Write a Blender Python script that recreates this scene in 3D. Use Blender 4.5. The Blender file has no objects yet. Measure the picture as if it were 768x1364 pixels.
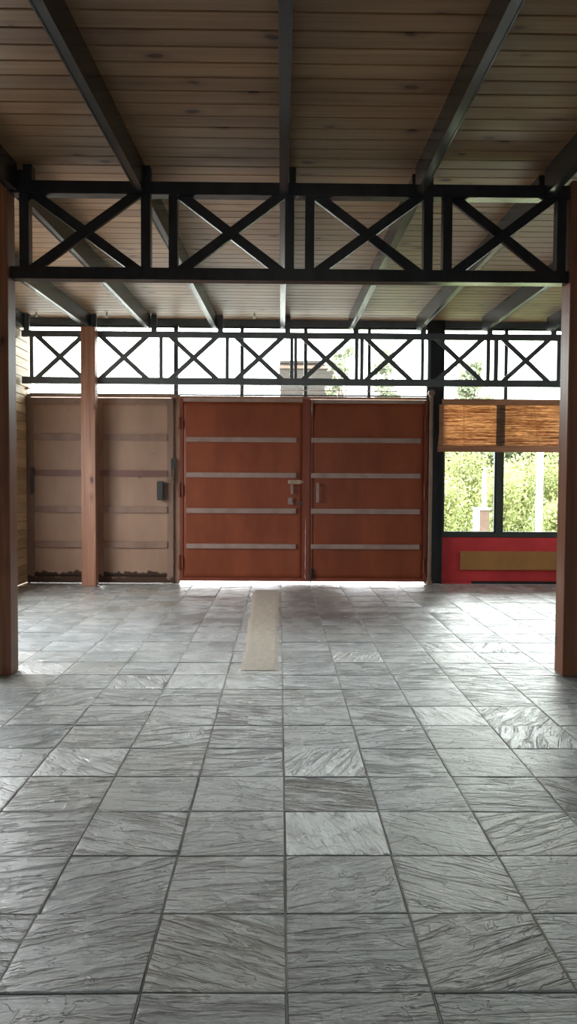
import bpy, bmesh, math, random
from mathutils import Vector, Matrix, noise
random.seed(7)
S = bpy.context.scene
C = S.collection

# ------------------------------------------------------------------ camera
cam_d = bpy.data.cameras.new('camera'); cam = bpy.data.objects.new('camera', cam_d); C.objects.link(cam)
cam_d.sensor_fit = 'VERTICAL'; cam_d.sensor_height = 36.0; cam_d.lens = 36.0*1000.0/1364.0
cam_d.clip_start = 0.05; cam_d.clip_end = 300
yaw, pit, roll = math.radians(.69), math.radians(2.23), math.radians(.33)
F = Vector((math.sin(yaw)*math.cos(pit), math.cos(yaw)*math.cos(pit), -math.sin(pit)))
R0 = Vector((math.cos(yaw), -math.sin(yaw), 0)); U0 = R0.cross(F)
R = R0*math.cos(roll)+U0*math.sin(roll); U = -R0*math.sin(roll)+U0*math.cos(roll)
M = Matrix((R, U, -F)).transposed().to_4x4(); M.translation = Vector((0, 0, 1.45))
cam.matrix_world = M
S.camera = cam

# ------------------------------------------------------------------ world, exposure
SKY_LOW, SKY_HIGH = 9.0, 34.0
W = bpy.data.worlds.new('overcast_sky'); S.world = W; W.use_nodes = True
nt = W.node_tree; nt.nodes.clear()
wo = nt.nodes.new('ShaderNodeOutputWorld'); bg = nt.nodes.new('ShaderNodeBackground')
bg.inputs['Color'].default_value = (.95, .98, 1.0, 1); bg.inputs['Strength'].default_value = 20.0
# overcast sky: brighter overhead than at the horizon
tc = nt.nodes.new('ShaderNodeTexCoord'); sx = nt.nodes.new('ShaderNodeSeparateXYZ'); nt.links.new(tc.outputs['Generated'], sx.inputs[0])
mr = nt.nodes.new('ShaderNodeMapRange'); mr.inputs['From Min'].default_value = 0.0; mr.inputs['From Max'].default_value = 1.0
mr.inputs['To Min'].default_value = SKY_LOW; mr.inputs['To Max'].default_value = SKY_HIGH
nt.links.new(sx.outputs[2], mr.inputs['Value']); nt.links.new(mr.outputs[0], bg.inputs['Strength'])
nt.links.new(bg.outputs[0], wo.inputs[0])
S.view_settings.view_transform = 'Standard'; S.view_settings.look = 'None'
S.view_settings.exposure = 0.0; S.view_settings.gamma = 1.0
S.view_settings.use_curve_mapping = False

def portal(x, y, z, w, h, rx, rz):          # guides the sky light in through an opening
    l = bpy.data.lights.new('window_portal', 'AREA'); l.shape = 'RECTANGLE'; l.size = w; l.size_y = h
    l.cycles.is_portal = True
    o = bpy.data.objects.new('window_portal', l); C.objects.link(o)
    o.location = (x, y, z); o.rotation_euler = (rx, 0, rz)
PI = math.pi
portal(.6, 10.98, 3.2, 8.4, 1.1, -PI/2, 0)
portal(3.6, 10.98, 1.65, 2.6, 2.0, -PI/2, 0)
portal(.2, -5.1, 1.7, 2.4, 1.4, PI/2, 0)  # this and the next two serve openings added out of view
portal(-3.76, 7.6, 1.9, 3.0, 1.5, PI/2, -PI/2)
portal(4.95, 9.85, 1.9, 1.3, .5, PI/2, PI/2)

# ------------------------------------------------------------------ helpers
def new_mat(name):
    m = bpy.data.materials.new(name); m.use_nodes = True
    n = m.node_tree; n.nodes.clear()
    o = n.nodes.new('ShaderNodeOutputMaterial'); b = n.nodes.new('ShaderNodeBsdfPrincipled')
    n.links.new(b.outputs[0], o.inputs[0])
    return m, n, b
def node(n, t, **k):
    x = n.nodes.new(t)
    for a, v in k.items():
        if a.startswith('i_'): x.inputs[a[2:].replace('_', ' ')].default_value = v
        else: setattr(x, a, v)
    return x
def ramp(n, fac, stops, interp='LINEAR'):
    r = n.nodes.new('ShaderNodeValToRGB'); r.color_ramp.interpolation = interp
    e = r.color_ramp.elements
    while len(e) < len(stops): e.new(.5)
    for q, (p, c) in zip(e, stops): q.position = p; q.color = c if len(c) == 4 else (*c, 1)
    n.links.new(fac, r.inputs[0]); return r
def mix(n, mode, a, b, fac=1.0):
    x = n.nodes.new('ShaderNodeMix'); x.data_type = 'RGBA'; x.blend_type = mode
    if isinstance(fac, (int, float)): x.inputs[0].default_value = fac
    else: n.links.new(fac, x.inputs[0])
    for i, v in ((6, a), (7, b)):
        if isinstance(v, tuple): x.inputs[i].default_value = (*v, 1) if len(v) == 3 else v
        else: n.links.new(v, x.inputs[i])
    return x.outputs[2]
def mth(n, op, a, b=None, c=None):
    x = n.nodes.new('ShaderNodeMath'); x.operation = op
    for i, v in enumerate((a, b, c)):
        if v is None: continue
        if isinstance(v, (int, float)): x.inputs[i].default_value = v
        else: n.links.new(v, x.inputs[i])
    return x.outputs[0]
def mapping(n, vec, scale=(1, 1, 1), rot=(0, 0, 0), loc=(0, 0, 0)):
    x = n.nodes.new('ShaderNodeMapping'); x.inputs['Scale'].default_value = scale
    x.inputs['Rotation'].default_value = rot; x.inputs['Location'].default_value = loc
    n.links.new(vec, x.inputs['Vector']); return x.outputs[0]

def wood_mat(name, col, dark, knot, along, across_pitch=None, rough=.55, knots=True, across='y', vary=.25):
    """pine: grain runs along axis `along`; boards of a given pitch across get their own tint"""
    m, n, b = new_mat(name)
    tc = node(n, 'ShaderNodeTexCoord'); v = tc.outputs['Object']
    sep = node(n, 'ShaderNodeSeparateXYZ'); n.links.new(v, sep.inputs[0])
    comb = node(n, 'ShaderNodeCombineXYZ')
    ax = {'x': 0, 'y': 1, 'z': 2}
    rest = [a for a in 'xyz' if a != along]
    n.links.new(sep.outputs[ax[along]], comb.inputs[0])
    n.links.new(sep.outputs[ax[rest[0]]], comb.inputs[1]); n.links.new(sep.outputs[ax[rest[1]]], comb.inputs[2])
    vec = comb.outputs[0]
    wn = None
    if across_pitch:
        idx = mth(n, 'FLOOR', mth(n, 'DIVIDE', sep.outputs[ax[across]], across_pitch))
        wn = node(n, 'ShaderNodeTexWhiteNoise', noise_dimensions='1D'); n.links.new(idx, wn.inputs['W'])
        off = node(n, 'ShaderNodeVectorMath', operation='SCALE'); n.links.new(wn.outputs['Color'], off.inputs[0]); off.inputs['Scale'].default_value = 13.0
        add = node(n, 'ShaderNodeVectorMath', operation='ADD'); n.links.new(vec, add.inputs[0]); n.links.new(off.outputs[0], add.inputs[1])
        gvec = add.outputs[0]
    else: gvec = vec
    g = node(n, 'ShaderNodeTexNoise', i_Scale=1.0, i_Detail=5.0, i_Distortion=.6)
    n.links.new(mapping(n, gvec, (.9, 30, 30)), g.inputs['Vector'])
    big = node(n, 'ShaderNodeTexNoise', i_Scale=1.0, i_Detail=2.0)
    n.links.new(mapping(n, gvec, (.7, 6, 6)), big.inputs['Vector'])
    c0 = ramp(n, g.outputs[0], [(.35, dark), (.6, col)]).outputs[0]
    c0 = mix(n, 'MULTIPLY', c0, ramp(n, big.outputs[0], [(.3, (.75, .68, .62)), (.6, (1, 1, 1))]).outputs[0])
    if wn:
        c0 = mix(n, 'MULTIPLY', c0, ramp(n, wn.outputs['Value'], [(0, (1-vary, 1-vary*1.15, 1-vary*1.3)), (1, (1, 1, 1))]).outputs[0])
    if knots:
        wob = node(n, 'ShaderNodeTexNoise', i_Scale=11.0, i_Detail=2.0); n.links.new(gvec, wob.inputs['Vector'])
        sc = node(n, 'ShaderNodeVectorMath', operation='SCALE'); n.links.new(wob.outputs['Color'], sc.inputs[0]); sc.inputs['Scale'].default_value = .035
        ad = node(n, 'ShaderNodeVectorMath', operation='ADD'); n.links.new(gvec, ad.inputs[0]); n.links.new(sc.outputs[0], ad.inputs[1])
        vo = node(n, 'ShaderNodeTexVoronoi', i_Scale=1.0, i_Randomness=1.0)
        n.links.new(mapping(n, ad.outputs[0], (2.3, 5.0, 5.0)), vo.inputs['Vector'])
        kn = ramp(n, vo.outputs['Distance'], [(.085, (1, 1, 1)), (.13, (0, 0, 0))])
        c0 = mix(n, 'MIX', c0, knot, kn.outputs[0])
        ring = ramp(n, vo.outputs['Distance'], [(.14, (.8, .72, .68)), (.30, (1, 1, 1))])
        c0 = mix(n, 'MULTIPLY', c0, ring.outputs[0])
    n.links.new(c0, b.inputs['Base Color']); b.inputs['Roughness'].default_value = rough
    bp = node(n, 'ShaderNodeBump', i_Strength=.25, i_Distance=.003); n.links.new(g.outputs[0], bp.inputs['Height'])
    n.links.new(bp.outputs[0], b.inputs['Normal'])
    return m

def paint_mat(name, col, col2, rough=.5, metal=0.0, scale=3.0, bump=.1, rust=None, rust_z=None, scratch=None, streak=True):
    m, n, b = new_mat(name)
    tc = node(n, 'ShaderNodeTexCoord'); v = tc.outputs['Object']
    a = node(n, 'ShaderNodeTexNoise', i_Scale=1.0, i_Detail=6.0, i_Roughness=.6)
    n.links.new(mapping(n, v, (scale, scale, scale*(.35 if streak else 1))), a.inputs['Vector'])
    c0 = ramp(n, a.outputs[0], [(.35, col2), (.62, col)]).outputs[0]
    if scratch:
        s = node(n, 'ShaderNodeTexNoise', i_Scale=1.0, i_Detail=8.0, i_Roughness=.7)
        n.links.new(mapping(n, v, (3.2, 3.2, 9)), s.inputs['Vector'])
        c0 = mix(n, 'MIX', c0, scratch, ramp(n, s.outputs[0], [(.63, (0, 0, 0)), (.70, (.7, .7, .7))]).outputs[0])
    if rust:
        s = node(n, 'ShaderNodeTexNoise', i_Scale=1.0, i_Detail=7.0, i_Roughness=.65)
        n.links.new(mapping(n, v, (7, 7, 7)), s.inputs['Vector'])
        fac = ramp(n, s.outputs[0], [(.66, (0, 0, 0)), (.72, (.6, .6, .6))]).outputs[0]
        if rust_z:
            sp = node(n, 'ShaderNodeSeparateXYZ'); n.links.new(v, sp.inputs[0])
            zz = mth(n, 'ADD', sp.outputs[2], mth(n, 'MULTIPLY', mth(n, 'SUBTRACT', s.outputs[0], .5), .28))
            low = ramp(n, mth(n, 'DIVIDE', zz, rust_z), [(.9, (1, 1, 1)), (1.0, (0, 0, 0))]).outputs[0]
            fac = mix(n, 'LIGHTEN', fac, low)
        c0 = mix(n, 'MIX', c0, rust, fac)
    n.links.new(c0, b.inputs['Base Color'])
    b.inputs['Roughness'].default_value = rough; b.inputs['Metallic'].default_value = metal
    if rough > .41: b.inputs['Specular IOR Level'].default_value = .25
    bp = node(n, 'ShaderNodeBump', i_Strength=bump, i_Distance=.01); n.links.new(a.outputs[0], bp.inputs['Height'])
    n.links.new(bp.outputs[0], b.inputs['Normal'])
    return m

# ------------------------------------------------------------------ materials
PITCH = .152
m_ceil = wood_mat('pine_ceiling', (.335, .195, .098), (.26, .145, .068), (.055, .022, .010), 'x', PITCH, rough=.5, across='y')
m_wallwood = wood_mat('pine_wall', (.86, .64, .38), (.72, .50, .27), (.2, .09, .035), 'y', .127, rough=.5, across='z', knots=False)
m_post = wood_mat('pine_post', (.24, .098, .050), (.165, .062, .030), (.05, .02, .012), 'z', None, rough=.42)
m_steel = paint_mat('black_steel', (.020, .022, .026), (.013, .015, .018), rough=.26, scale=8, bump=.03)
m_rafter = paint_mat('dark_grey_steel', (.026, .029, .028), (.018, .020, .019), rough=.27, scale=6, bump=.008)
m_hazed_steel = paint_mat('haze_lightened_steel', (.10, .112, .12), (.075, .085, .09), rough=.36, scale=6, bump=.04)  # steel lightened to imitate glare around the bright clerestory
m_frame = paint_mat('window_frame_paint', (.035, .042, .036), (.025, .028, .025), rough=.4, scale=6, bump=.03)
m_red = paint_mat('rust_red_paint', (.225, .055, .021), (.165, .038, .014), rough=.42, scale=2.4, bump=.12, rust=(.10, .04, .02), rust_z=.02)
m_redfr = paint_mat('rust_red_frame', (.19, .047, .025), (.15, .036, .019), rough=.42, scale=4, bump=.1)
m_strip = paint_mat('faded_primer', (.30, .215, .185), (.235, .16, .135), rough=.45, scale=5, bump=.08, streak=False)
m_cream = paint_mat('cream_paint', (.32, .205, .142), (.25, .155, .105), rough=.5, scale=2.2, bump=.12, rust=(.035, .018, .011), rust_z=.16)
m_creamst = paint_mat('cream_rail_paint', (.23, .145, .108), (.175, .108, .078), rough=.5, scale=5, bump=.1, rust=(.05, .025, .015), rust_z=.10)
m_maroon = paint_mat('maroon_rail', (.17, .085, .07), (.13, .062, .052), rough=.5, scale=5)
m_galv = paint_mat('weathered_tube', (.22, .15, .10), (.15, .095, .065), rough=.5, scale=9, bump=.1)
m_black = paint_mat('black_plastic', (.018, .017, .016), (.012, .012, .012), rough=.4, scale=9)
m_brass = paint_mat('dull_bolt_metal', (.40, .30, .22), (.25, .17, .12), rough=.35, metal=.5, scale=30)
m_redwall = paint_mat('red_painted_render', (.52, .042, .045), (.42, .032, .036), rough=.65, scale=3, bump=.25, scratch=(.36, .10, .09), streak=False)
m_ochre = paint_mat('ochre_board', (.33, .165, .05), (.27, .13, .04), rough=.7, scale=2, bump=.05, streak=False)
m_cement = paint_mat('cement_strip', (.46, .41, .34), (.35, .31, .255), rough=.62, scale=16, bump=.6, streak=False)
m_plaster = paint_mat('plaster', (.30, .27, .24), (.26, .23, .20), rough=.8, scale=3, streak=False)
m_ground = paint_mat('pale_yard_gravel', (.30, .29, .27), (.24, .235, .22), rough=.9, scale=2, streak=False)
m_grass = paint_mat('yard_grass', (.16, .20, .05), (.10, .14, .03), rough=.9, scale=2, streak=False)
m_white = paint_mat('white_paint', (.75, .74, .70), (.6, .6, .56), rough=.5, scale=6)
m_brickp = paint_mat('pink_pillar', (.11, .07, .055), (.08, .05, .04), rough=.8, scale=8, streak=False)
m_sid = paint_mat('greyish_pink_boards', (.034, .027, .023), (.026, .021, .019), rough=.8, scale=3, streak=False)
m_bark = paint_mat('bark', (.14, .10, .07), (.07, .05, .04), rough=.9, scale=12)

# glass: clear, thin
m_glass, n, b = new_mat('clear_glass'); n.nodes.remove(b)
o = [x for x in n.nodes if x.type == 'OUTPUT_MATERIAL'][0]
tr = node(n, 'ShaderNodeBsdfTransparent'); tr.inputs[0].default_value = (.93, .96, .94, 1)
gl = node(n, 'ShaderNodeBsdfGlossy', i_Roughness=.02); fr = node(n, 'ShaderNodeFresnel', i_IOR=1.45)
mx = node(n, 'ShaderNodeMixShader'); n.links.new(fr.outputs[0], mx.inputs[0]); n.links.new(tr.outputs[0], mx.inputs[1]); n.links.new(gl.outputs[0], mx.inputs[2])
n.links.new(mx.outputs[0], o.inputs[0])

# leaves
def leaf_mat(name, c1, c2):
    m, n, b = new_mat(name)
    oi = node(n, 'ShaderNodeNewGeometry')
    r = ramp(n, oi.outputs['Random Per Island'], [(0, c1), (1, c2)])
    o = [x for x in n.nodes if x.type == 'OUTPUT_MATERIAL'][0]
    b.inputs['Roughness'].default_value = .6; n.links.new(r.outputs[0], b.inputs['Base Color'])
    t = node(n, 'ShaderNodeBsdfTranslucent'); n.links.new(r.outputs[0], t.inputs[0])
    mx = node(n, 'ShaderNodeMixShader'); mx.inputs[0].default_value = .4
    n.links.new(b.outputs[0], mx.inputs[1]); n.links.new(t.outputs[0], mx.inputs[2]); n.links.new(mx.outputs[0], o.inputs[0])
    return m
m_leafy = leaf_mat('yellow_green_leaves', (.15, .17, .055), (.29, .30, .13))
m_leafd = leaf_mat('dark_green_leaves', (.045, .055, .028), (.085, .10, .05))
m_leafg = leaf_mat('grey_green_leaves', (.20, .215, .14), (.31, .33, .24))

# bamboo
def bamboo_mat():
    m, n, b = new_mat('woven_bamboo')
    tc = node(n, 'ShaderNodeTexCoord'); v = tc.outputs['Object']
    a = node(n, 'ShaderNodeTexNoise', i_Scale=1.0, i_Detail=4.0); n.links.new(mapping(n, v, (2.2, 1, 90)), a.inputs['Vector'])
    a2 = node(n, 'ShaderNodeTexNoise', i_Scale=1.0, i_Detail=3.0); n.links.new(mapping(n, v, (12, 1, 200), (0, .04, 0)), a2.inputs['Vector'])
    c0 = ramp(n, a.outputs[0], [(.34, (.40, .20, .12)), (.60, (.86, .66, .46))]).outputs[0]
    c0 = mix(n, 'MULTIPLY', c0, ramp(n, a2.outputs[0], [(.38, (.6, .55, .5)), (.6, (1, 1, 1))]).outputs[0])
    o = [x for x in n.nodes if x.type == 'OUTPUT_MATERIAL'][0]
    b.inputs['Roughness'].default_value = .55; n.links.new(c0, b.inputs['Base Color'])
    t = node(n, 'ShaderNodeBsdfTranslucent'); n.links.new(mix(n, 'MULTIPLY', c0, (.92, .84, .74)), t.inputs[0])
    mx = node(n, 'ShaderNodeMixShader'); mx.inputs[0].default_value = .8
    n.links.new(b.outputs[0], mx.inputs[1]); n.links.new(t.outputs[0], mx.inputs[2]); n.links.new(mx.outputs[0], o.inputs[0])
    return m
m_bamboo = bamboo_mat()

# slate
def slate_mat():
    m, n, b = new_mat('riven_slate')
    uv = node(n, 'ShaderNodeUVMap'); uv.uv_map = 'UVMap'; v = uv.outputs[0]
    at = node(n, 'ShaderNodeAttribute'); at.attribute_name = 'tint'
    # long riven ripples
    a = node(n, 'ShaderNodeTexNoise', i_Scale=1.0, i_Detail=4.0, i_Roughness=.55, i_Distortion=1.3)
    n.links.new(mapping(n, v, (3.2, 21, 1)), a.inputs['Vector'])
    rid = mth(n, 'SUBTRACT', 1.0, mth(n, 'ABSOLUTE', mth(n, 'MULTIPLY', mth(n, 'SUBTRACT', a.outputs[0], .5), 4.0)))
    # split layers: steps with crisp edges
    s = node(n, 'ShaderNodeTexNoise', i_Scale=1.0, i_Detail=5.0, i_Roughness=.6, i_Distortion=.8)
    n.links.new(mapping(n, v, (1.7, 3.4, 1), (0, 0, .5), (3, 7, 0)), s.inputs['Vector'])
    st = mth(n, 'MULTIPLY', s.outputs[0], 7.0)
    fl = mth(n, 'FLOOR', st); frc = mth(n, 'SUBTRACT', st, fl)
    edge = ramp(n, frc, [(0.0, (0, 0, 0)), (.06, (1, 1, 1))]).outputs[0]
    step = mth(n, 'ADD', fl, edge)
    fine = node(n, 'ShaderNodeTexNoise', i_Scale=1.0, i_Detail=6.0, i_Roughness=.65)
    n.links.new(mapping(n, v, (24, 70, 1)), fine.inputs['Vector'])
    h = mth(n, 'ADD', mth(n, 'MULTIPLY', mth(n, 'MULTIPLY', rid, .34), at.outputs['Alpha']), mth(n, 'MULTIPLY', step, .22))
    h = mth(n, 'ADD', h, mth(n, 'MULTIPLY', fine.outputs[0], .30))
    h = mth(n, 'ADD', h, mth(n, 'MULTIPLY', mth(n, 'MULTIPLY', a.outputs[0], 1.5), at.outputs['Alpha']))
    bp = node(n, 'ShaderNodeBump', i_Strength=1.0, i_Distance=.0155); n.links.new(h, bp.inputs['Height'])
    n.links.new(bp.outputs[0], b.inputs['Normal']); n.links.new(bp.outputs[0], b.inputs['Coat Normal'])
    c0 = ramp(n, fine.outputs[0], [(.3, (.21, .236, .245)), (.7, (.40, .43, .44))]).outputs[0]
    big = node(n, 'ShaderNodeTexNoise', i_Scale=3.0, i_Detail=3.0); n.links.new(v, big.inputs['Vector'])
    c0 = mix(n, 'MULTIPLY', c0, ramp(n, big.outputs[0], [(.3, (.72, .74, .74)), (.7, (1.1, 1.1, 1.08))]).outputs[0])
    c0 = mix(n, 'MULTIPLY', c0, at.outputs['Color'])
    n.links.new(c0, b.inputs['Base Color'])
    rr = ramp(n, big.outputs[0], [(.3, (.22, .22, .22)), (.7, (.32, .32, .32))]).outputs[0]
    n.links.new(rr, b.inputs['Roughness'])
    b.inputs['Specular IOR Level'].default_value = 1.0; b.inputs['Coat Weight'].default_value = .6; b.inputs['Coat Roughness'].default_value = .28; b.inputs['Coat IOR'].default_value = 1.6
    return m
m_slate = slate_mat()
m_gap = paint_mat('dark_board_joint', (.05, .026, .014), (.035, .018, .01), rough=.7, streak=False)
m_grout = paint_mat('grout', (.40, .40, .38), (.26, .26, .25), rough=.8, scale=10, streak=False)

# ------------------------------------------------------------------ mesh helpers
def box(bm, x0, x1, y0, y1, z0, z1, bev=0.0, mi=0):
    r = bmesh.ops.create_cube(bm, size=1.0)
    vs = r['verts']
    for v in vs:
        v.co = Vector(((x0+x1)/2+v.co.x*(x1-x0), (y0+y1)/2+v.co.y*(y1-y0), (z0+z1)/2+v.co.z*(z1-z0)))
    if bev:
        es = list({e for v in vs for e in v.link_edges})
        bmesh.ops.bevel(bm, geom=es, offset=bev, segments=2, affect='EDGES')
def cyl(bm, p, q, r, seg=14, r2=None):
    p, q = Vector(p), Vector(q); d = q-p
    rot = d.to_track_quat('Z', 'Y').to_matrix().to_4x4()
    bmesh.ops.create_cone(bm, cap_ends=True, segments=seg, radius1=r, radius2=r if r2 is None else r2, depth=d.length,
                          matrix=Matrix.Translation((p+q)/2) @ rot)
def bar(bm, p, q, w, t, bev=.003):
    """flat bar from p to q in an XZ plane; w = width in that plane, t = depth along Y"""
    p, q = Vector(p), Vector(q); d = (q-p); L = d.length
    ang = math.atan2(d.z, d.x)
    r = bmesh.ops.create_cube(bm, size=1.0); vs = r['verts']
    for v in vs: v.co = Vector((v.co.x*L, v.co.y*t, v.co.z*w))
    es = list({e for v in vs for e in v.link_edges})
    vs2 = list(vs)
    if bev:
        g = bmesh.ops.bevel(bm, geom=es, offset=bev, segments=1, affect='EDGES')
        vs2 = list(set(g['verts']) | {v for v in vs if v.is_valid})
    bmesh.ops.transform(bm, matrix=Matrix.Translation((p+q)/2) @ Matrix.Rotation(-ang, 4, 'Y'), verts=vs2)
def obj(name, bm, mat, parent=None, smooth=False):
    me = bpy.data.meshes.new(name); bm.to_mesh(me); bm.free()
    me.materials.append(mat)
    if smooth:
        for p in me.polygons: p.use_smooth = True
    o = bpy.data.objects.new(name, me); C.objects.link(o)
    if parent is not None:
        o.parent = parent
        o.matrix_parent_inverse = Matrix.Translation(parent.location).inverted()
    return o
def B(name, mat, parent, *boxes, bev=.003):
    bm = bmesh.new()
    for q in boxes: box(bm, *q, bev=bev)
    return obj(name, bm, mat, parent)
def thing(name, label, cat, loc, group=None):
    o = bpy.data.objects.new(name, None); C.objects.link(o); o.location = loc; o.empty_display_size = .1
    o['label'] = label; o['category'] = cat
    if group: o['group'] = group
    return o
def tag(o, label, cat, group=None):
    o['label'] = label; o['category'] = cat
    if group: o['group'] = group
    return o
def struct(o): o['kind'] = 'structure'; return o

YW = 10.9           # plane of the glazed end wall
ZC = 3.78           # ceiling
XL, XR = -3.62, 4.9
YB = -5.0

# ------------------------------------------------------------------ floor of slate tiles
TX, TY, X0, Y0 = .416, .393, .028, 2.085
def build_floor():
    verts, faces, uvs, tints = [], [], [], []
    rnd = random.Random(3)
    nrow0 = math.floor((YB-Y0)/TY); nrow1 = math.ceil((10.72-Y0)/TY)
    for j in range(nrow0, nrow1):
        yb = Y0+j*TY; 
        for i in range(math.floor((XL-X0)/TX), math.ceil((XR-X0)/TX)):
            xb = X0+i*TX
            xa, xe = max(xb, XL), min(xb+TX, XR); ya, ye = yb, min(yb+TY, 10.80)
            if xe-xa < .03 or ye-ya < .03: continue
            near = 1.2 < yb < 4.4 and abs(xb+.2) < 2.6
            res = 26 if near else (12 if 0 < yb < 7.5 else 6)
            ang = rnd.gauss(0, .28) if rnd.random() < .72 else rnd.uniform(-1.3, 1.3)
            ca, sa = math.cos(ang), math.sin(ang)
            ou, ov = rnd.uniform(0, 50), rnd.uniform(0, 50)
            g = .003 if rnd.random() < .7 else .005
            jx0, jx1, jy0, jy1 = [rnd.uniform(.0, .003) for _ in range(4)]
            tl, tn = rnd.gauss(0, .003), rnd.gauss(0, .003); dz = rnd.gauss(0, .0007)
            t = rnd.gauss(.96, .09); warm = rnd.uniform(-.02, .02)
            wf = max(0.0, min(1.0, (yb-6.5)/3.5))*.10 + (.06 if rnd.random() < .12 else 0)
            amp = rnd.choice([.35, .8, 1.0, 1.15])
            FR = [0, .008] + [.008+.984*q/(res-2) for q in range(1, res-2)] + [.992, 1]
            tint = (t*(1+warm+wf), t*(1+wf*.25), t*(1-warm-wf*.6), amp)
            base = len(verts)
            cx, cy = (xa+xe)/2, (ya+ye)/2
            for b_ in range(res+1):
                for a_ in range(res+1):
                    fx, fy = FR[a_], FR[b_]
                    x = xa+g/2+jx0+(xe-xa-g-jx0-jx1)*fx; y = ya+g/2+jy0+(ye-ya-g-jy0-jy1)*fy
                    u = ca*(x-cx)+sa*(y-cy); w = -sa*(x-cx)+ca*(y-cy)
                    q = Vector((u*4+ou, w*17+ov, j*.7))
                    h = noise.noise(q)*.0013 + noise.noise(Vector((u*3.5+ov, w*5+ou, 2)))*.0016
                    z = -.002 + h + (x-cx)*tl + (y-cy)*tn + dz
                    if (a_ in (0, res) or b_ in (0, res)): z -= .0008
                    verts.append((x, y, z)); uvs.append((u+ou, w+ov)); tints.append(tint)
            W1 = res+1
            for b_ in range(res):
                for a_ in range(res):
                    k = base+b_*W1+a_; faces.append((k, k+1, k+W1+1, k+W1))
            # skirts down into the joint
            ring = [base+a_ for a_ in range(W1)] + [base+b_*W1+res for b_ in range(1, W1)] + \
                   [base+res*W1+a_ for a_ in range(res-1, -1, -1)] + [base+b_*W1 for b_ in range(res-1, 0, -1)]
            low = []
            for k in ring:
                v = verts[k]; low.append(len(verts)); verts.append((v[0], v[1], -.03)); uvs.append(uvs[k]); tints.append(tint)
            N = len(ring)
            for k in range(N): faces.append((ring[k], low[k], low[(k+1) % N], ring[(k+1) % N]))
    # pale mortar filling the joints that run towards the gate
    gs = len(faces)
    for i in range(math.ceil((XL-X0)/TX), math.ceil((XR-X0)/TX)):
        x = X0+i*TX; prev = None; y = 0.6
        while y < 10.8:
            wv = .0032+.0016*noise.noise(Vector((i*3.1, y*14, 0))); dx = .0012*noise.noise(Vector((i*5.3, y*9, 4)))
            zc = -.0012+.0016*noise.noise(Vector((i, y*22, 7)))
            k = len(verts)
            for sx, zz in ((-wv, -.006), (-wv*.6, zc), (wv*.6, zc), (wv, -.006)):
                verts.append((x+dx+sx, y, zz)); uvs.append((x, y)); tints.append((1, 1, 1, 1))
            if prev is not None:
                for c in range(3): faces.append((prev+c, prev+c+1, k+c+1, k+c))
            prev = k; y += .03
    ge = len(faces)
    # joint bed
    mi0 = len(faces); k = len(verts)
    for x, y in ((XL, YB), (XR, YB), (XR, 11.05), (XL, 11.05)): verts.append((x, y, -.0072)); uvs.append((x, y)); tints.append((1, 1, 1, 1))
    faces.append((k, k+1, k+2, k+3))
    me = bpy.data.meshes.new('floor'); me.from_pydata(verts, [], faces)
    me.materials.append(m_slate); me.materials.append(m_grout)
    me.polygons[mi0].material_index = 1
    for q in range(gs, ge): me.polygons[q].material_index = 1
    l = me.uv_layers.new(name='UVMap'); ca_ = me.color_attributes.new('tint', 'FLOAT_COLOR', 'POINT')
    vi = [0]*len(me.loops); me.loops.foreach_get('vertex_index', vi)
    flat = [c for q in vi for c in uvs[q]]; l.data.foreach_set('uv', flat)
    ca_.data.foreach_set('color', [c for t in tints for c in t])
    me.polygons.foreach_set('use_smooth', [len(p.vertices) == 4 and abs(p.normal.z) > .5 for p in me.polygons])
    me.update()
    o = bpy.data.objects.new('floor', me); C.objects.link(o); struct(o)
build_floor()
# cement strip let into the tiles, running to the gate
bm = bmesh.new()
N = 60
for k in range(N):
    ya, yb = 5.75+k*(10.1-5.75)/N, 5.75+(k+1)*(10.1-5.75)/N
    def xs(y): 
        t = (y-5.75)/4.3
        return (-.297-.05*t+.008*noise.noise(Vector((y*6, 0, 0))), .004+.006*noise.noise(Vector((y*6, 5, 0))))
    a, b_ = xs(ya), xs(yb)
    cols = 8
    for c in range(cols):
        def P(y, xx, c): 
            x = xx[0]+(xx[1]-xx[0])*c/cols
            return (x, y, .0015+.0012*noise.noise(Vector((x*20, y*8, 1))) - (.0 if 0 < c < cols else .004))
        f = [bm.verts.new(P(ya, a, c)), bm.verts.new(P(ya, a, c+1)), bm.verts.new(P(yb, b_, c+1)), bm.verts.new(P(yb, b_, c))]
        bm.faces.new(f)
bmesh.ops.remove_doubles(bm, verts=bm.verts, dist=.0002)
e = bmesh.ops.extrude_face_region(bm, geom=bm.faces[:])
bmesh.ops.translate(bm, vec=(0, 0, -.009), verts=[v for v in e['geom'] if isinstance(v, bmesh.types.BMVert)])
bmesh.ops.recalc_face_normals(bm, faces=bm.faces[:])
struct(obj('trim_1', bm, m_cement))

# ------------------------------------------------------------------ ceiling of tongue-and-groove boards
bm = bmesh.new()
prof = []
y = YB; k0 = math.ceil((YB-3.80)/PITCH)
ys = [3.813+PITCH*k for k in range(k0, int((11.02-3.813)/PITCH)+2)]
g = .013
def strip(y0, z0, y1, z1):
    v = [bm.verts.new(c) for c in ((XL, y0, z0), (XR, y0, z0), (XR, y1, z1), (XL, y1, z1))]
    bm.faces.new(v[::-1])
for a, b_ in zip(ys, ys[1:]):
    strip(a, ZC+.022, a+g*.55, ZC+.022); strip(a+g*.55, ZC+.022, a+g*.6, ZC+.004); strip(a+g*.6, ZC+.004, a+g, ZC); strip(a+g, ZC, b_-g*.4, ZC); strip(b_-g*.4, ZC, b_, ZC+.022)
box(bm, XL-.1, XR+.1, YB-.1, 11.1, ZC+.03, ZC+.12)
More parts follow.
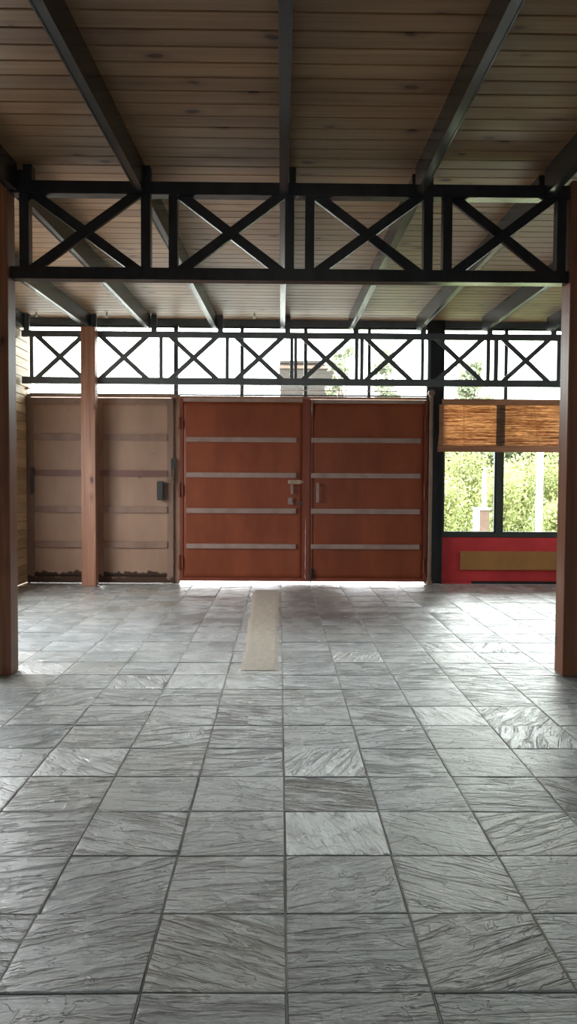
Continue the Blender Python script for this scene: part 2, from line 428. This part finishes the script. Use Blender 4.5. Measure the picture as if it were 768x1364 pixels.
# material boards line up with the grooves
ceil = obj('ceiling', bm, m_ceil); struct(ceil)
ceil.data.materials.append(m_gap)
for p in ceil.data.polygons:
    if all(abs(ceil.data.vertices[k].co.z-(ZC+.022)) < 1e-4 for k in p.vertices): p.material_index = 1
for v in ceil.data.vertices: v.co.y -= 3.813
ceil.location.y = 3.813

# ------------------------------------------------------------------ walls
bm = bmesh.new()
z = 0.0
while z < ZC-.01:
    z1 = min(z+.127, ZC)
    for ya, yb in (((YB, 6.1), (9.1, 11.05)) if 1.1 < z+.06 < 2.65 else ((YB, 11.05),)):
        box(bm, XL-.06, XL, ya, yb, z+.004, z1-.004, bev=.004)
    z += .127
for q in ((YB, 6.1, 0, ZC), (9.1, 11.05, 0, ZC), (6.1, 9.1, 0, 1.143), (6.1, 9.1, 2.667, ZC)): box(bm, XL-.12, XL-.05, *q)  # the gap left here is an unseen opening added to light the far floor
struct(obj('wall_left', bm, m_wallwood))
# right wall; its opening beside the far bay is unseen, added for light
struct(B('wall_right', m_plaster, None, (XR, XR+.15, YB, 9.2, 0, ZC), (XR, XR+.15, 10.5, 11.05, 0, ZC), (XR, XR+.15, 9.2, 10.5, 0, 1.65), (XR, XR+.15, 9.2, 10.5, 2.15, ZC), bev=0))
struct(B('wall_back', m_plaster, None, (XL, -1.0, YB-.15, YB, 0, ZC), (1.4, XR, YB-.15, YB, 0, ZC), (-1.0, 1.4, YB-.15, YB, 2.4, ZC), (-1.0, 1.4, YB-.15, YB, 0, 1.0), bev=0))  # opening behind the camera, added to let in more sky light
# red painted dado under the window
bm = bmesh.new()
box(bm, 2.335, XR, 10.86, 11.05, .03, .672, bev=.008)
box(bm, 2.335, 2.80, 10.862, 10.88, -.01, .035, bev=.004)
struct(obj('wall_front', bm, m_redwall))
B('ochre_board', m_ochre, None, (2.625, 4.85, 10.832, 10.852, .2, .472), bev=.004)
tag(bpy.data.objects['ochre_board'], 'long ochre wooden board fixed flat to the low red wall', 'board')
struct(B('gap_shade_front', m_black, None, (2.80, XR, 10.865, 10.9, -.01, .03), bev=0))  # black strip standing in for the shade of the gap below the wall
struct(B('trim_2', m_hazed_steel, None, (XL, XR, 10.86, 10.98, 3.69, ZC-.002), bev=.004))   # head rail over the clerestory
struct(B('trim_3', m_galv, None, (XL, -1.52, 10.84, 10.96, 2.66, 2.70), (-1.52, 2.12, 10.86, 10.96, 2.655, 2.69), bev=.004))  # transom under it

# clerestory and window: mullions, panes
bays = [(-3.60, -1.52), (-1.46, -.575), (-.525, .34), (.39, 1.26), (1.305, 2.135), (2.335, 3.235), (3.285, 4.85)]
for k, (a, b_) in enumerate(bays):
    zb = 2.70 if k < 5 else 2.0
    w = B('window_%d' % (k+1), m_frame, None, (a, b_, 10.89, 10.94, 3.665, 3.69), (a, b_, 10.89, 10.94, zb, zb+.02), bev=.002)
    struct(w)
    B('pane', m_glass, w, (a, b_, 10.912, 10.918, zb+.02, 3.665), bev=0)
for k, (a, b_) in enumerate([(-.575, -.525), (.34, .39), (1.26, 1.305), (3.235, 3.285)]):
    lo = 1.96 if a > 3 else 2.69
    struct(B('trim_%d' % (k+4), m_frame, None, (a, b_, 10.87, 10.95, lo, 3.69), bev=.003))
# lower window, two lights
w = B('window_8', m_frame, None, (2.335, XR, 10.86, 10.95, .675, .735), (2.335, 2.375, 10.86, 10.95, .735, 2.0),
      (3.135, 3.235, 10.86, 10.95, .735, 2.0), (2.375, 3.135, 10.86, 10.95, 1.94, 2.0), (3.235, XR, 10.86, 10.95, 1.94, 2.0), (4.08, 4.15, 10.86, 10.95, .735, 1.94), bev=.004)
struct(w)
for a, b_ in ((2.375, 3.135), (3.235, 4.08), (4.15, 4.88)):
    B('sash', m_frame, w, (a, a+.018, 10.875, 10.925, .735, 1.94), (b_-.018, b_, 10.875, 10.925, .735, 1.94),
      (a+.018, b_-.018, 10.875, 10.925, .735, .757), (a+.018, b_-.018, 10.875, 10.925, 1.92, 1.94), bev=.003)
    B('pane', m_glass, w, (a+.018, b_-.018, 10.898, 10.904, .757, 1.92), bev=0)

# ------------------------------------------------------------------ steel column, hinge post, gate tube
t = thing('steel_column', 'thick dark steel column between the red gate and the window', 'column', (2.235, 10.84, 0))
B('shaft', m_steel, t, (2.10, 2.325, 10.79, 10.855, 0, ZC), bev=.004)
B('flange', m_steel, t, (2.325, 2.345, 10.76, 10.86, 0, ZC-.01), (2.20, 2.215, 10.775, 10.79, 0, 3.4), bev=.003)
t = thing('steel_post', 'thin weathered steel post between the cream gate and the red gate', 'post', (-1.47, 10.85, 0))
B('shaft', m_galv, t, (-1.55, -1.43, 10.795, 10.84, 0, 2.70), bev=.005)
B('extension', m_frame, t, (-1.52, -1.46, 10.82, 10.88, 2.70, 3.69), bev=.004)
t = thing('gate_tube', 'tall round tube with a disc cap at right edge of the red gate', 'tube', (2.165, 10.70, 0))
bm = bmesh.new(); cyl(bm, (2.150, 10.70, 0), (2.150, 10.70, 2.70), .027, 18); obj('tube', bm, m_galv, t, False)
bm = bmesh.new(); cyl(bm, (2.150, 10.67, 2.735), (2.150, 10.73, 2.735), .047, 24); cyl(bm, (2.150, 10.66, 2.735), (2.150, 10.67, 2.735), .014, 12); obj('cap', bm, m_galv, t)
bm = bmesh.new(); cyl(bm, (2.150, 10.70, 0), (2.150, 10.70, .05), .045, 18); cyl(bm, (2.150, 10.70, .05), (2.150, 10.70, .10), .034, 18); obj('foot', bm, m_galv, t)

# ------------------------------------------------------------------ gates
def hinge(t, x, z0, z1, mat, y=10.66):
    bm = bmesh.new(); cyl(bm, (x, y, z0), (x, y, z1), .017, 14); cyl(bm, (x, y, z1), (x, y, z1+.012), .011, 10)
    cyl(bm, (x, y, (z0+z1)/2-.002), (x, y, (z0+z1)/2+.002), .0185, 14)
    box(bm, x, x+.05, y+.005, y+.012, z0+.02, z1-.02)
    obj('hinge', bm, mat, t)
def leaf(name, label, x0, x1, z0, z1, y, fw, frame_mat, panel_mat, rails, rail_mats, rx0, rx1, top_mat=None, rec=.014):
    t = thing(name, label, 'gate', ((x0+x1)/2, y, z0))
    bm = bmesh.new()      # sheet, with slight dents
    nx, nz = 24, 30
    px0, px1, pz0, pz1 = x0+fw*.5, x1-fw*.5, z0+fw*.5, z1-fw*.5
    grid = [[bm.verts.new((px0+(px1-px0)*i/nx, y+.004*noise.noise(Vector((i*.35+x0*9, j*.3, 1)))*(0 if i in (0, nx) or j in (0, nz) else 1), pz0+(pz1-pz0)*j/nz)) for i in range(nx+1)] for j in range(nz+1)]
    for j in range(nz):
        for i in range(nx): bm.faces.new((grid[j][i], grid[j][i+1], grid[j+1][i+1], grid[j+1][i]))
    e = bmesh.ops.extrude_face_region(bm, geom=bm.faces[:])
    bmesh.ops.translate(bm, vec=(0, .012, 0), verts=[v for v in e['geom'] if isinstance(v, bmesh.types.BMVert)])
    bmesh.ops.recalc_face_normals(bm, faces=bm.faces[:])
    obj('panel', bm, panel_mat, t, True)
    yf = y-rec
    B('stile', frame_mat, t, (x0, x0+fw, yf, y+.03, z0, z1)); B('stile', frame_mat, t, (x1-fw, x1, yf, y+.03, z0, z1))
    B('bottom_rail', frame_mat, t, (x0+fw, x1-fw, yf, y+.03, z0, z0+fw)); B('top_rail', top_mat or frame_mat, t, (x0+fw, x1-fw, yf, y+.03, z1-fw, z1))
    for (za, zb), rm in zip(rails, rail_mats):
        bm = bmesh.new()
        # pressed channel: flat web, flanges turned back to the sheet
        yo = y-.034
        box(bm, rx0, rx1, yo, yo+.004, za, zb, bev=.0015)
        box(bm, rx0, rx1, yo+.003, y+.002, za, za+.004); box(bm, rx0, rx1, yo+.003, y+.002, zb-.004, zb)
        o = obj('rail', bm, rm, t)
        for xe in (rx0, rx1-.004): B('rail_end', rm, o, (xe, xe+.004, yo+.003, y+.002, za+.004, zb-.004), bev=0)
    return t
red_rails = [(2.025, 2.092), (1.52, 1.59), (1.01, 1.082), (.505, .572)]
tr1 = leaf('gate_leaf', 'rust red steel gate leaf left of the centre line, with a slide bolt', -1.425, .372, .035, 2.645, 10.75, .05, m_redfr, m_red, red_rails, [m_strip]*4, -1.33, .235, m_strip)
tr2 = leaf('gate_leaf', 'rust red steel gate leaf right of the centre line, next to the window', .425, 2.115, .035, 2.635, 10.75, .05, m_redfr, m_red, red_rails, [m_strip]*4, .448, 2.01, m_strip)
B('cover_strip', m_redfr, tr1, (.372, .431, 10.722, 10.7355, .035, 2.64))
# slide bolt with bracket and lever
bm = bmesh.new(); cyl(bm, (.13, 10.712, 1.462), (.35, 10.712, 1.462), .011, 10); box(bm, .12, .32, 10.722, 10.737, 1.437, 1.487, bev=.002)
for x in (.14, .21, .28): box(bm, x, x+.014, 10.698, 10.724, 1.442, 1.482, bev=.002)
obj('slide_bolt', bm, m_brass, tr1)
bm = bmesh.new()
box(bm, .155, .195, 10.694, 10.706, 1.29, 1.43, bev=.004); box(bm, .165, .185, 10.704, 10.736, 1.40, 1.425); box(bm, .165, .185, 10.704, 10.736, 1.295, 1.32)
obj('handle', bm, m_strip, tr1)
B('lock_keep', m_strip, tr1, (.12, .20, 10.722, 10.737, 1.14, 1.235), (.14, .18, 10.705, 10.725, 1.17, 1.235))
bm = bmesh.new(); cyl(bm, (.30, 10.728, 1.155), (.30, 10.74, 1.155), .03, 18); cyl(bm, (.305, 10.712, 1.155), (.305, 10.73, 1.155), .012, 12)
obj('lock_cylinder', bm, m_black, tr1)
bm = bmesh.new(); box(bm, .52, .565, 10.68, 10.694, 1.17, 1.45, bev=.006); box(bm, .53, .555, 10.692, 10.752, 1.42, 1.445); box(bm, .53, .555, 10.692, 10.752, 1.175, 1.20)
obj('handle', bm, m_strip, tr2)
bm = bmesh.new(); cyl(bm, (.452, 10.70, .03), (.452, 10.70, .24), .010, 10); box(bm, .43, .474, 10.71, 10.74, .13, .22, bev=.002); box(bm, .425, .445, 10.705, 10.74, .05, .20)
obj('drop_bolt', bm, m_black, tr2)
bm = bmesh.new(); cyl(bm, (.455, 10.71, 2.42), (.455, 10.71, 2.66), .009, 10); box(bm, .44, .47, 10.715, 10.74, 2.47, 2.52)
obj('top_bolt', bm, m_brass, tr2)
for z0, z1 in ((1.24, 1.43), (.20, .40), (2.2, 2.36)):
    hinge(tr1, -1.425, z0, z1, m_redfr, 10.715)
for z0, z1 in ((1.24, 1.42), (.16, .36), (2.2, 2.36)): hinge(tr2, 2.075, z0, z1, m_redfr, 10.722)

cr_rails = [(2.035, 2.125), (1.53, 1.615), (1.008, 1.10), (.508, .598)]
mats = [m_creamst, m_maroon, m_creamst, m_creamst]
tc1 = leaf('gate_leaf', 'cream steel gate leaf by the plank wall, left of the wooden post', -3.585, -2.64, .004, 2.64, 10.76, .085, m_creamst, m_cream, cr_rails, mats, -3.49, -2.70)
tc2 = leaf('gate_leaf', 'cream steel gate leaf right of the wooden post, with black latch box', -2.60, -1.52, .004, 2.64, 10.76, .085, m_creamst, m_cream, cr_rails, mats, -2.56, -1.60)
bm = bmesh.new(); box(bm, -3.522, -3.484, 10.66, 10.685, 1.27, 1.65, bev=.006); box(bm, -3.515, -3.49, 10.68, 10.75, 1.30, 1.33); box(bm, -3.515, -3.49, 10.68, 10.75, 1.59, 1.62)
obj('handle', bm, m_black, tc1)
bm = bmesh.new(); box(bm, -1.735, -1.645, 10.64, 10.725, 1.19, 1.465, bev=.010); obj('latch_box', bm, m_black, tc2)
bm = bmesh.new(); box(bm, -1.54, -1.485, 10.66, 10.73, 1.645, 1.785, bev=.008); box(bm, -1.54, -1.52, 10.69, 10.73, 1.52, 1.65); obj('keeper', bm, m_black, tc2)
bm = bmesh.new(); cyl(bm, (-1.66, 10.685, 1.448), (-1.50, 10.685, 1.448), .010, 10); box(bm, -1.60, -1.53, 10.70, 10.75, 1.47, 1.51, bev=.002)
cyl(bm, (-1.60, 10.695, 1.49), (-1.49, 10.695, 1.49), .007, 8); obj('latch_rod', bm, m_galv, tc2)

struct(B('trim_9', m_creamst, None, (XL, -3.56, 10.795, 10.85, 0, 2.66)))
struct(B('trim_10', m_black, None, (XL, -1.44, 10.812, 10.85, -.02, .02)))  # dark strip added to block light leaking under the cream gates
# thin wire above the gates
bm = bmesh.new()
pts = [(-3.6, 2.775), (-3.45, 2.77), (-1.5, 2.768), (.3, 2.772), (2.10, 2.765)]
for (a, za), (b_, zb) in zip(pts, pts[1:]): cyl(bm, (a, 10.80, za), (b_, 10.80, zb), .007, 8)
cyl(bm, (-3.62, 10.80, 2.775), (-3.585, 10.80, 2.775), .02, 12)
tag(obj('wire', bm, m_strip), 'thin taut wire running above both pairs of gates', 'wire')

# ------------------------------------------------------------------ trusses
def truss(label, Y, x0, x1, ztop, zbot, ct, cb, verts, diags, vw, dw, dep, stubs, m_steel=m_steel):
    t = thing('steel_truss', label, 'truss', ((x0+x1)/2, Y, zbot))
    B('top_chord', m_steel, t, (x0, x1, Y-dep/2, Y+dep/2, ztop-ct, ztop))
    B('bottom_chord', m_steel, t, (x0, x1, Y-dep/2, Y+dep/2, zbot, zbot+cb))
    for a, b_ in verts:
        B('vertical', m_steel, t, (a, b_, Y-dep*.42, Y+dep*.42, zbot+cb, ztop-ct))
    for a, b_ in stubs:
        B('stub', m_steel, t, (a, b_, Y-dep*.42, Y+dep*.42, ztop, ZC))
    for a, b_ in diags:
        for s, off in ((1, -.0), (-1, .0)):
            bm = bmesh.new()
            p = (a, Y+s*dep*.16, ztop-ct+.02) if s > 0 else (b_, Y+s*dep*.16, ztop-ct+.02)
            q = (b_, Y+s*dep*.16, zbot+cb-.02) if s > 0 else (a, Y+s*dep*.16, zbot+cb-.02)
            bar(bm, p, q, dw, dep*.34+s*.002)
            obj('diagonal', bm, m_steel, t)
    return t
nv = [(-1.93, -1.86), (-1.035, -.965), (-.83, -.765), (.03, .098), (.18, .247), (1.06, 1.128), (1.205, 1.272), (2.055, 2.122)]
truss('heavy black steel truss with four crosses, between the two front wooden posts', 5.68, -1.998, 2.143, 3.662, 2.948, .092, .088,
      nv, [(-1.845, -1.05), (-.75, .015), (.265, 1.045), (1.285, 2.035)], .068, .072, .105,
      [(-1.90, -1.835), (-1.035, -.965), (.06, .108), (1.06, 1.128), (2.035, 2.10)])
fv = [(-3.49, -3.44), (-1.69, -1.64), (-.768, -.715), (.136, .184), (.194, .236), (1.043, 1.095), (1.117, 1.169), (1.972, 2.016), (2.067, 2.109), (2.892, 2.945), (2.998, 3.06), (3.885, 3.935)]
fd = [(c-.325, c+.325) for c in (-3.073, -2.184, -1.209, -.295, .640, 1.523, 2.515, 3.454, 4.40)]
fs = [(x, x+.075) for x in (-3.57, -2.64, -1.80, -.875, .065, 1.02, 1.965, 2.90, 3.80)]
truss('long far steel truss with eight crosses against the bright clerestory', 10.6, -3.60, 4.86, 3.55, 2.815, .085, .095, fv, fd, .05, .066, .06, fs, m_hazed_steel)

# ------------------------------------------------------------------ rafters
def rafter(xf, sl, label, ya=-4.9, yb=5.62, w=.064, d=.20):
    """lipped steel section running towards the end wall, between y = ya and yb"""
    x_at = lambda y: xf+sl*(10.5-y)
    bm = bmesh.new()
    zt = ZC-.002; zb = zt-d; l = .009; h = .006
    pr = [(-w/2, zt), (-w/2, zb), (-w/2+l, zb), (-w/2+l, zb+h), (w/2-l, zb+h), (w/2-l, zb), (w/2, zb), (w/2, zt)]
    A = [bm.verts.new((x_at(ya)+x, ya, z)) for x, z in pr]; Bv = [bm.verts.new((x_at(yb)+x, yb, z)) for x, z in pr]
    for i in range(len(pr)):
        j = (i+1) % len(pr); bm.faces.new((A[i], A[j], Bv[j], Bv[i]))
    bm.faces.new(A); bm.faces.new(Bv[::-1])
    bmesh.ops.recalc_face_normals(bm, faces=bm.faces[:])
    o = obj('rafter', bm, m_rafter)
    tag(o, label, 'rafter', 'steel rafters under the plank ceiling')
    return o
nr = {-2: ('second rafter left of centre', -1.84, -.026), -1: ('first rafter left of centre', -.91, -.0257), 0: ('centre rafter', .03, -.002), 1: ('first rafter right of centre', .985, .0075), 2: ('second rafter right of centre', 1.93, .010)}
for k, (nm, xf, sl) in nr.items():
    rafter(xf, sl, 'dark steel %s, over the foreground in front of the near truss' % nm)
far = [(-3.585, 0, 'dark steel rafter lying along the left plank wall behind the near truss'),
       (-2.67, -.033, 'dark steel rafter meeting the far truss above the slim wooden post'),
       (-1.84, -.026, 'second steel rafter left of centre, from near truss to far truss'),
       (-.91, -.0257, 'first steel rafter left of centre, from near truss to far truss'),
       (.03, -.002, 'centre steel rafter pointing straight back, from near truss to far truss'),
       (.985, .0075, 'first steel rafter right of centre, from near truss to far truss'),
       (1.93, .010, 'second steel rafter right of centre, ending at the thick steel column'),
       (2.85, .012, 'third steel rafter right of centre, ending above the bamboo blind'),
       (3.76, .015, 'rightmost far steel rafter, coming out beside the right wooden post')]
for xf, sl, lb in far: rafter(xf, sl, lb, 5.736, 10.565)

# ------------------------------------------------------------------ wooden posts
m_post_lit = wood_mat('lit_pine_post', (.36, .175, .105), (.26, .115, .065), (.05, .02, .012), 'z', None, rough=.5)  # same pine as the near posts, lightened as if better lit
def post(label, x0, x1, y0, y1, z1, m_post=m_post):
    bm = bmesh.new(); box(bm, x0, x1, y0, y1, 0, z1, bev=.004)
    o = obj('wooden_post', bm, m_post)
    for v in o.data.vertices: v.co -= Vector((x0, y0, 0))
    o.location = (x0, y0, 0)
    return tag(o, label, 'post')
post('thick pine post at the left edge of the foreground', -2.235, -2.0, 5.59, 5.75, 3.70)
post('thick pine post at the right edge of the foreground', 2.145, 2.385, 5.60, 5.77, 3.69)
post('slim pine post standing in front of the cream gate', -2.735, -2.54, 10.40, 10.56, 3.576, m_post_lit)

# ------------------------------------------------------------------ bamboo blind
t = thing('bamboo_blind', 'woven reddish bamboo roll blind hanging half way down the window', 'blind', (3.2, 10.74, 1.9))
rnd = random.Random(5)
bm = bmesh.new()
zz = 1.99; 
while zz < 2.60:
    h = rnd.uniform(.0045, .0075); gap = rnd.choice([-.0006, -.0004, -.0003, -.0003])
    x0 = 2.31-(.0+.055*(2.6-zz)/.6)
    seg = 14; y = 10.735; 
    ofs = [0.0022*1.6*noise.noise(Vector((i*.45, zz*5, 0))) for i in range(seg+1)]
    for i in range(seg):
        xa, xb = x0+(4.82-x0)*i/seg, x0+(4.82-x0)*(i+1)/seg
        vs = []
        for x, o_ in ((xa, ofs[i]), (xb, ofs[i+1])):
            for dy, dz in ((-.0015, 0), (.0015, 0), (.0015, h), (-.0015, h)): vs.append(bm.verts.new((x, y+dy, zz+o_+dz)))
        for q in ((0, 3, 7, 4), (1, 5, 6, 2), (3, 2, 6, 7), (0, 4, 5, 1)): bm.faces.new([vs[k] for k in q])
    zz += h+gap
bmesh.ops.remove_doubles(bm, verts=bm.verts, dist=.00005)
obj('slats', bm, m_bamboo, t)
m_bband = wood_mat('bamboo_band', (.40, .19, .10), (.28, .12, .06), (.1, .05, .03), 'x', None, knots=False)
B('bottom_band', m_bband, t, (2.25, 4.83, 10.72, 10.75, 1.905, 1.995), bev=.004)
B('head_rail', m_bband, t, (2.31, 4.83, 10.72, 10.755, 2.575, 2.66), bev=.004)
for x, x2 in ((2.62, 2.63), (3.62, 3.70), (4.4, 4.41)):
    bm = bmesh.new(); cyl(bm, (x, 10.726, 2.62), (x2, 10.726, 1.93), .0025, 6); obj('cord', bm, m_bband, t)
B('tape_shadow_band', m_bband, t, (2.27, 2.335, 10.729, 10.732, 1.99, 2.58), bev=0); B('tape_shadow_band', m_bband, t, (3.09, 3.215, 10.738, 10.741, 1.99, 2.58), bev=0)  # edge tape, and a dark band standing in for the mullion's shadow

# small knobs under the ceiling edge
for x, lb in ((-3.37, 'small pale knob on ceiling near the plank wall'), (-2.40, 'small pale knob on ceiling right of the slim wooden post'), (-.36, 'small pale knob on ceiling left of the centre rafter')):
    bm = bmesh.new(); cyl(bm, (x, 10.5, ZC), (x, 10.5, ZC-.035), .012, 12); bmesh.ops.create_uvsphere(bm, u_segments=14, v_segments=9, radius=.022, matrix=Matrix.Translation((x, 10.5, ZC-.045)))
    tag(obj('ceiling_knob', bm, m_white, None, True), lb, 'knob')

# ------------------------------------------------------------------ outside
g_ = B('floor_yard', m_ground, None, (-60, 60, 11.05, 120, -.3, -.012), bev=0); g_.name = 'ground'; struct(g_)
struct(B('back_yard', m_ground, None, (-60, 60, -60, YB, -.3, -.012), bev=0)); bpy.data.objects['back_yard'].name = 'ground'
ly = B('left_yard', m_ground, None, (-60, XL-.13, YB, 11.05, -.3, -.012), bev=0); struct(ly); ly.name = 'ground'
sd = B('side_yard', m_ground, None, (XR+.16, 60, YB, 11.05, -.3, -.012), bev=0); struct(sd); sd.name = 'ground'
bm = bmesh.new(); box(bm, 3.2, 60, 14.0, 119, -.012, .02); tag(obj('grass', bm, m_grass), 'rough green grass of the yard beyond the window', 'grass')
bpy.data.objects['grass']['kind'] = 'stuff'

def leaves(bm, n, fn, size, rnd, asp=2.4, up=.3):
    for _ in range(n):
        c, out = fn()
        d = Vector((rnd.gauss(0, 1), rnd.gauss(0, 1), rnd.gauss(0, 1)+up)).normalized()
        nn = Vector((rnd.gauss(0, 1), rnd.gauss(0, 1), rnd.gauss(0, 1))).cross(d)
        if nn.length < 1e-3: continue
        nn.normalize(); s = size*rnd.uniform(.6, 1.3)
        a = c; b_ = c+d*s*.5+nn*s/asp/2; e = c+d*s; f = c+d*s*.5-nn*s/asp/2
        bm.faces.new([bm.verts.new(p) for p in (a, b_, e, f)])
def shrub(x, y, w, h, n, label, seed, mat=None, size=.11):
    r = random.Random(seed)
    t = thing('shrub', label, 'shrub', (x, y, 0), 'leafy shrubs outside the window')
    bm = bmesh.new(); stems = []
    for k in range(12):
        a = r.uniform(0, 6.28); top = Vector((x+math.cos(a)*w*.45*r.random(), y+math.sin(a)*w*.45*r.random(), h*r.uniform(.6, 1.0)))
        base = Vector((x+r.uniform(-.12, .12)*w, y+r.uniform(-.1, .1)*w, 0)); cyl(bm, base, top, .014, 6, .005); stems.append((base, top))
    obj('stems', bm, m_bark, t)
    bm = bmesh.new()
    def fn():
        p, q = r.choice(stems); k = r.random()**.6; c = p.lerp(q, k)
        c = c+Vector((r.gauss(0, 1), r.gauss(0, 1), r.gauss(0, .6)))*w*.13; c.z = max(c.z, .03)
        return c, None
    leaves(bm, n, fn, size, r); obj('foliage', bm, mat or m_leafy, t)
def tree(x, y, h, cr, n, label, seed, mat, cz=.62, size=.25, name='tree'):
    r = random.Random(seed)
    t = thing(name, label, 'tree', (x, y, 0), 'trees beyond the yard')
    bm = bmesh.new(); cyl(bm, (x, y, 0), (x+.1, y, h*.7), .16, 10, .07); lobes = []
    for k in range(11):
        a = r.uniform(0, 6.28); rr = cr*r.uniform(.2, .75); c = Vector((x+math.cos(a)*rr, y+math.sin(a)*rr, h*cz+r.uniform(-.4, .42)*h*.8*.6))
        cyl(bm, (x+.06, y, h*.35+r.uniform(0, h*.2)), c, .045, 6, .015); lobes.append((c, cr*r.uniform(.35, .55)))
    obj('trunk', bm, m_bark, t)
    bm = bmesh.new()
    def fn():
        c, q = r.choice(lobes); d = Vector((r.gauss(0, 1), r.gauss(0, 1), r.gauss(0, .8))).normalized()
        return c+d*q*r.random()**.4, None
    leaves(bm, n, fn, size, r, 2.0, 0); obj('crown', bm, mat, t)
shrub(3.55, 17.0, 1.3, 1.7, 3600, 'yellow-green leafy shrub at the left edge of the left window light', 11, None, .10)
shrub(4.55, 19.0, 1.6, 2.7, 5600, 'tall yellow-green shrub rising behind the small pink pillar', 12, None, .10)
shrub(5.05, 17.2, 1.2, 1.9, 3800, 'yellow-green shrub behind the bar between the two window lights', 13, None, .10)
shrub(5.75, 18.2, 1.5, 2.2, 5000, 'yellow-green shrub right behind the slender white column', 14, None, .10)
shrub(6.75, 18.6, 1.7, 2.4, 5600, 'tall yellow-green shrub right of the slender white column', 15, None, .10)
shrub(6.1, 16.4, 1.0, 1.2, 2600, 'low yellow-green shrub in front, right of the slender white column', 16, None, .10)
shrub(8.3, 18.5, 1.6, 2.0, 3000, 'yellow-green shrub partly behind the right wooden post', 17, None, .12)
tree(5.2, 23.5, 3.7, 2.0, 9000, 'dark green tree behind the shrubs, seen high in the left window light', 21, m_leafd, .62, .22)
tree(9.0, 25.0, 3.7, 2.1, 9000, 'dark green tree behind the shrubs, seen high in the right window light', 22, m_leafd, .62, .22)
tree(2.2, 28, 6.9, .55, 1700, 'pale leafy tree seen through the clerestory right of the boarded building', 23, m_leafg, .76, .2)
tree(4.35, 32.5, 7.6, .75, 2600, 'pale leafy tree seen through the clerestory left of the thick steel column', 24, m_leafg, .74, .2)
tree(7.9, 30, 6.6, .9, 2200, 'pale leafy tree seen through the clerestory above the bamboo blind', 25, m_leafg, .76, .22)

t = thing('pillar', 'small pink-grey pillar with pale cap standing among the shrubs', 'pillar', (4.05, 15.0, 0))
B('shaft', m_brickp, t, (3.98, 4.18, 14.9, 15.1, 0, .93), bev=.006); B('cap', m_white, t, (3.90, 4.20, 14.87, 15.13, .93, .97), bev=.006); B('pale_side', m_white, t, (3.915, 3.98, 14.88, 15.12, 0, .93), bev=.004)
t = thing('white_column', 'slender white column outside the right window light', 'column', (5.52, 15.9, 0))
bm = bmesh.new(); cyl(bm, (5.52, 15.9, 0), (5.52, 15.9, 3.0), .07, 18); obj('shaft', bm, m_white, t)
bm = bmesh.new(); cyl(bm, (5.52, 15.9, 0), (5.52, 15.9, .12), .12, 18); obj('base', bm, m_white, t)
t = thing('stake', 'short white pointed stake behind the small pillar', 'stake', (4.26, 15.6, 0))
bm = bmesh.new(); cyl(bm, (4.26, 15.6, 0), (4.26, 15.6, 1.62), .045, 10); obj('shaft', bm, m_white, t)
bm = bmesh.new(); cyl(bm, (4.26, 15.6, 1.62), (4.26, 15.6, 1.80), .045, 10, .008); obj('tip', bm, m_white, t)

# boarded building seen over the gates
bx0, bx1, by, top = 0.0, 2.16, 30.0, 6.30
t = thing('boarded_tower', 'squat boarded grey-pink building seen over the middle of the red gates', 'building', (1.1, by+1, 0))
bm = bmesh.new()
z = 0
while z < top-.2:
    box(bm, bx0, bx1, by, by+.05, z, min(z+.20, top-.2)-.006, bev=0); z += .20
box(bm, bx0+.02, bx1-.02, by+.04, by+2.2, 0, top-.1)
obj('wall', bm, m_sid, t)
B('fascia', m_brickp, t, (bx0-.04, bx1+.04, by-.05, by+2.25, top-.32, top-.2), bev=0)
B('roof', m_sid, t, (bx0-.02, bx1+.02, by-.03, by+2.2, top-.1, top), bev=0)
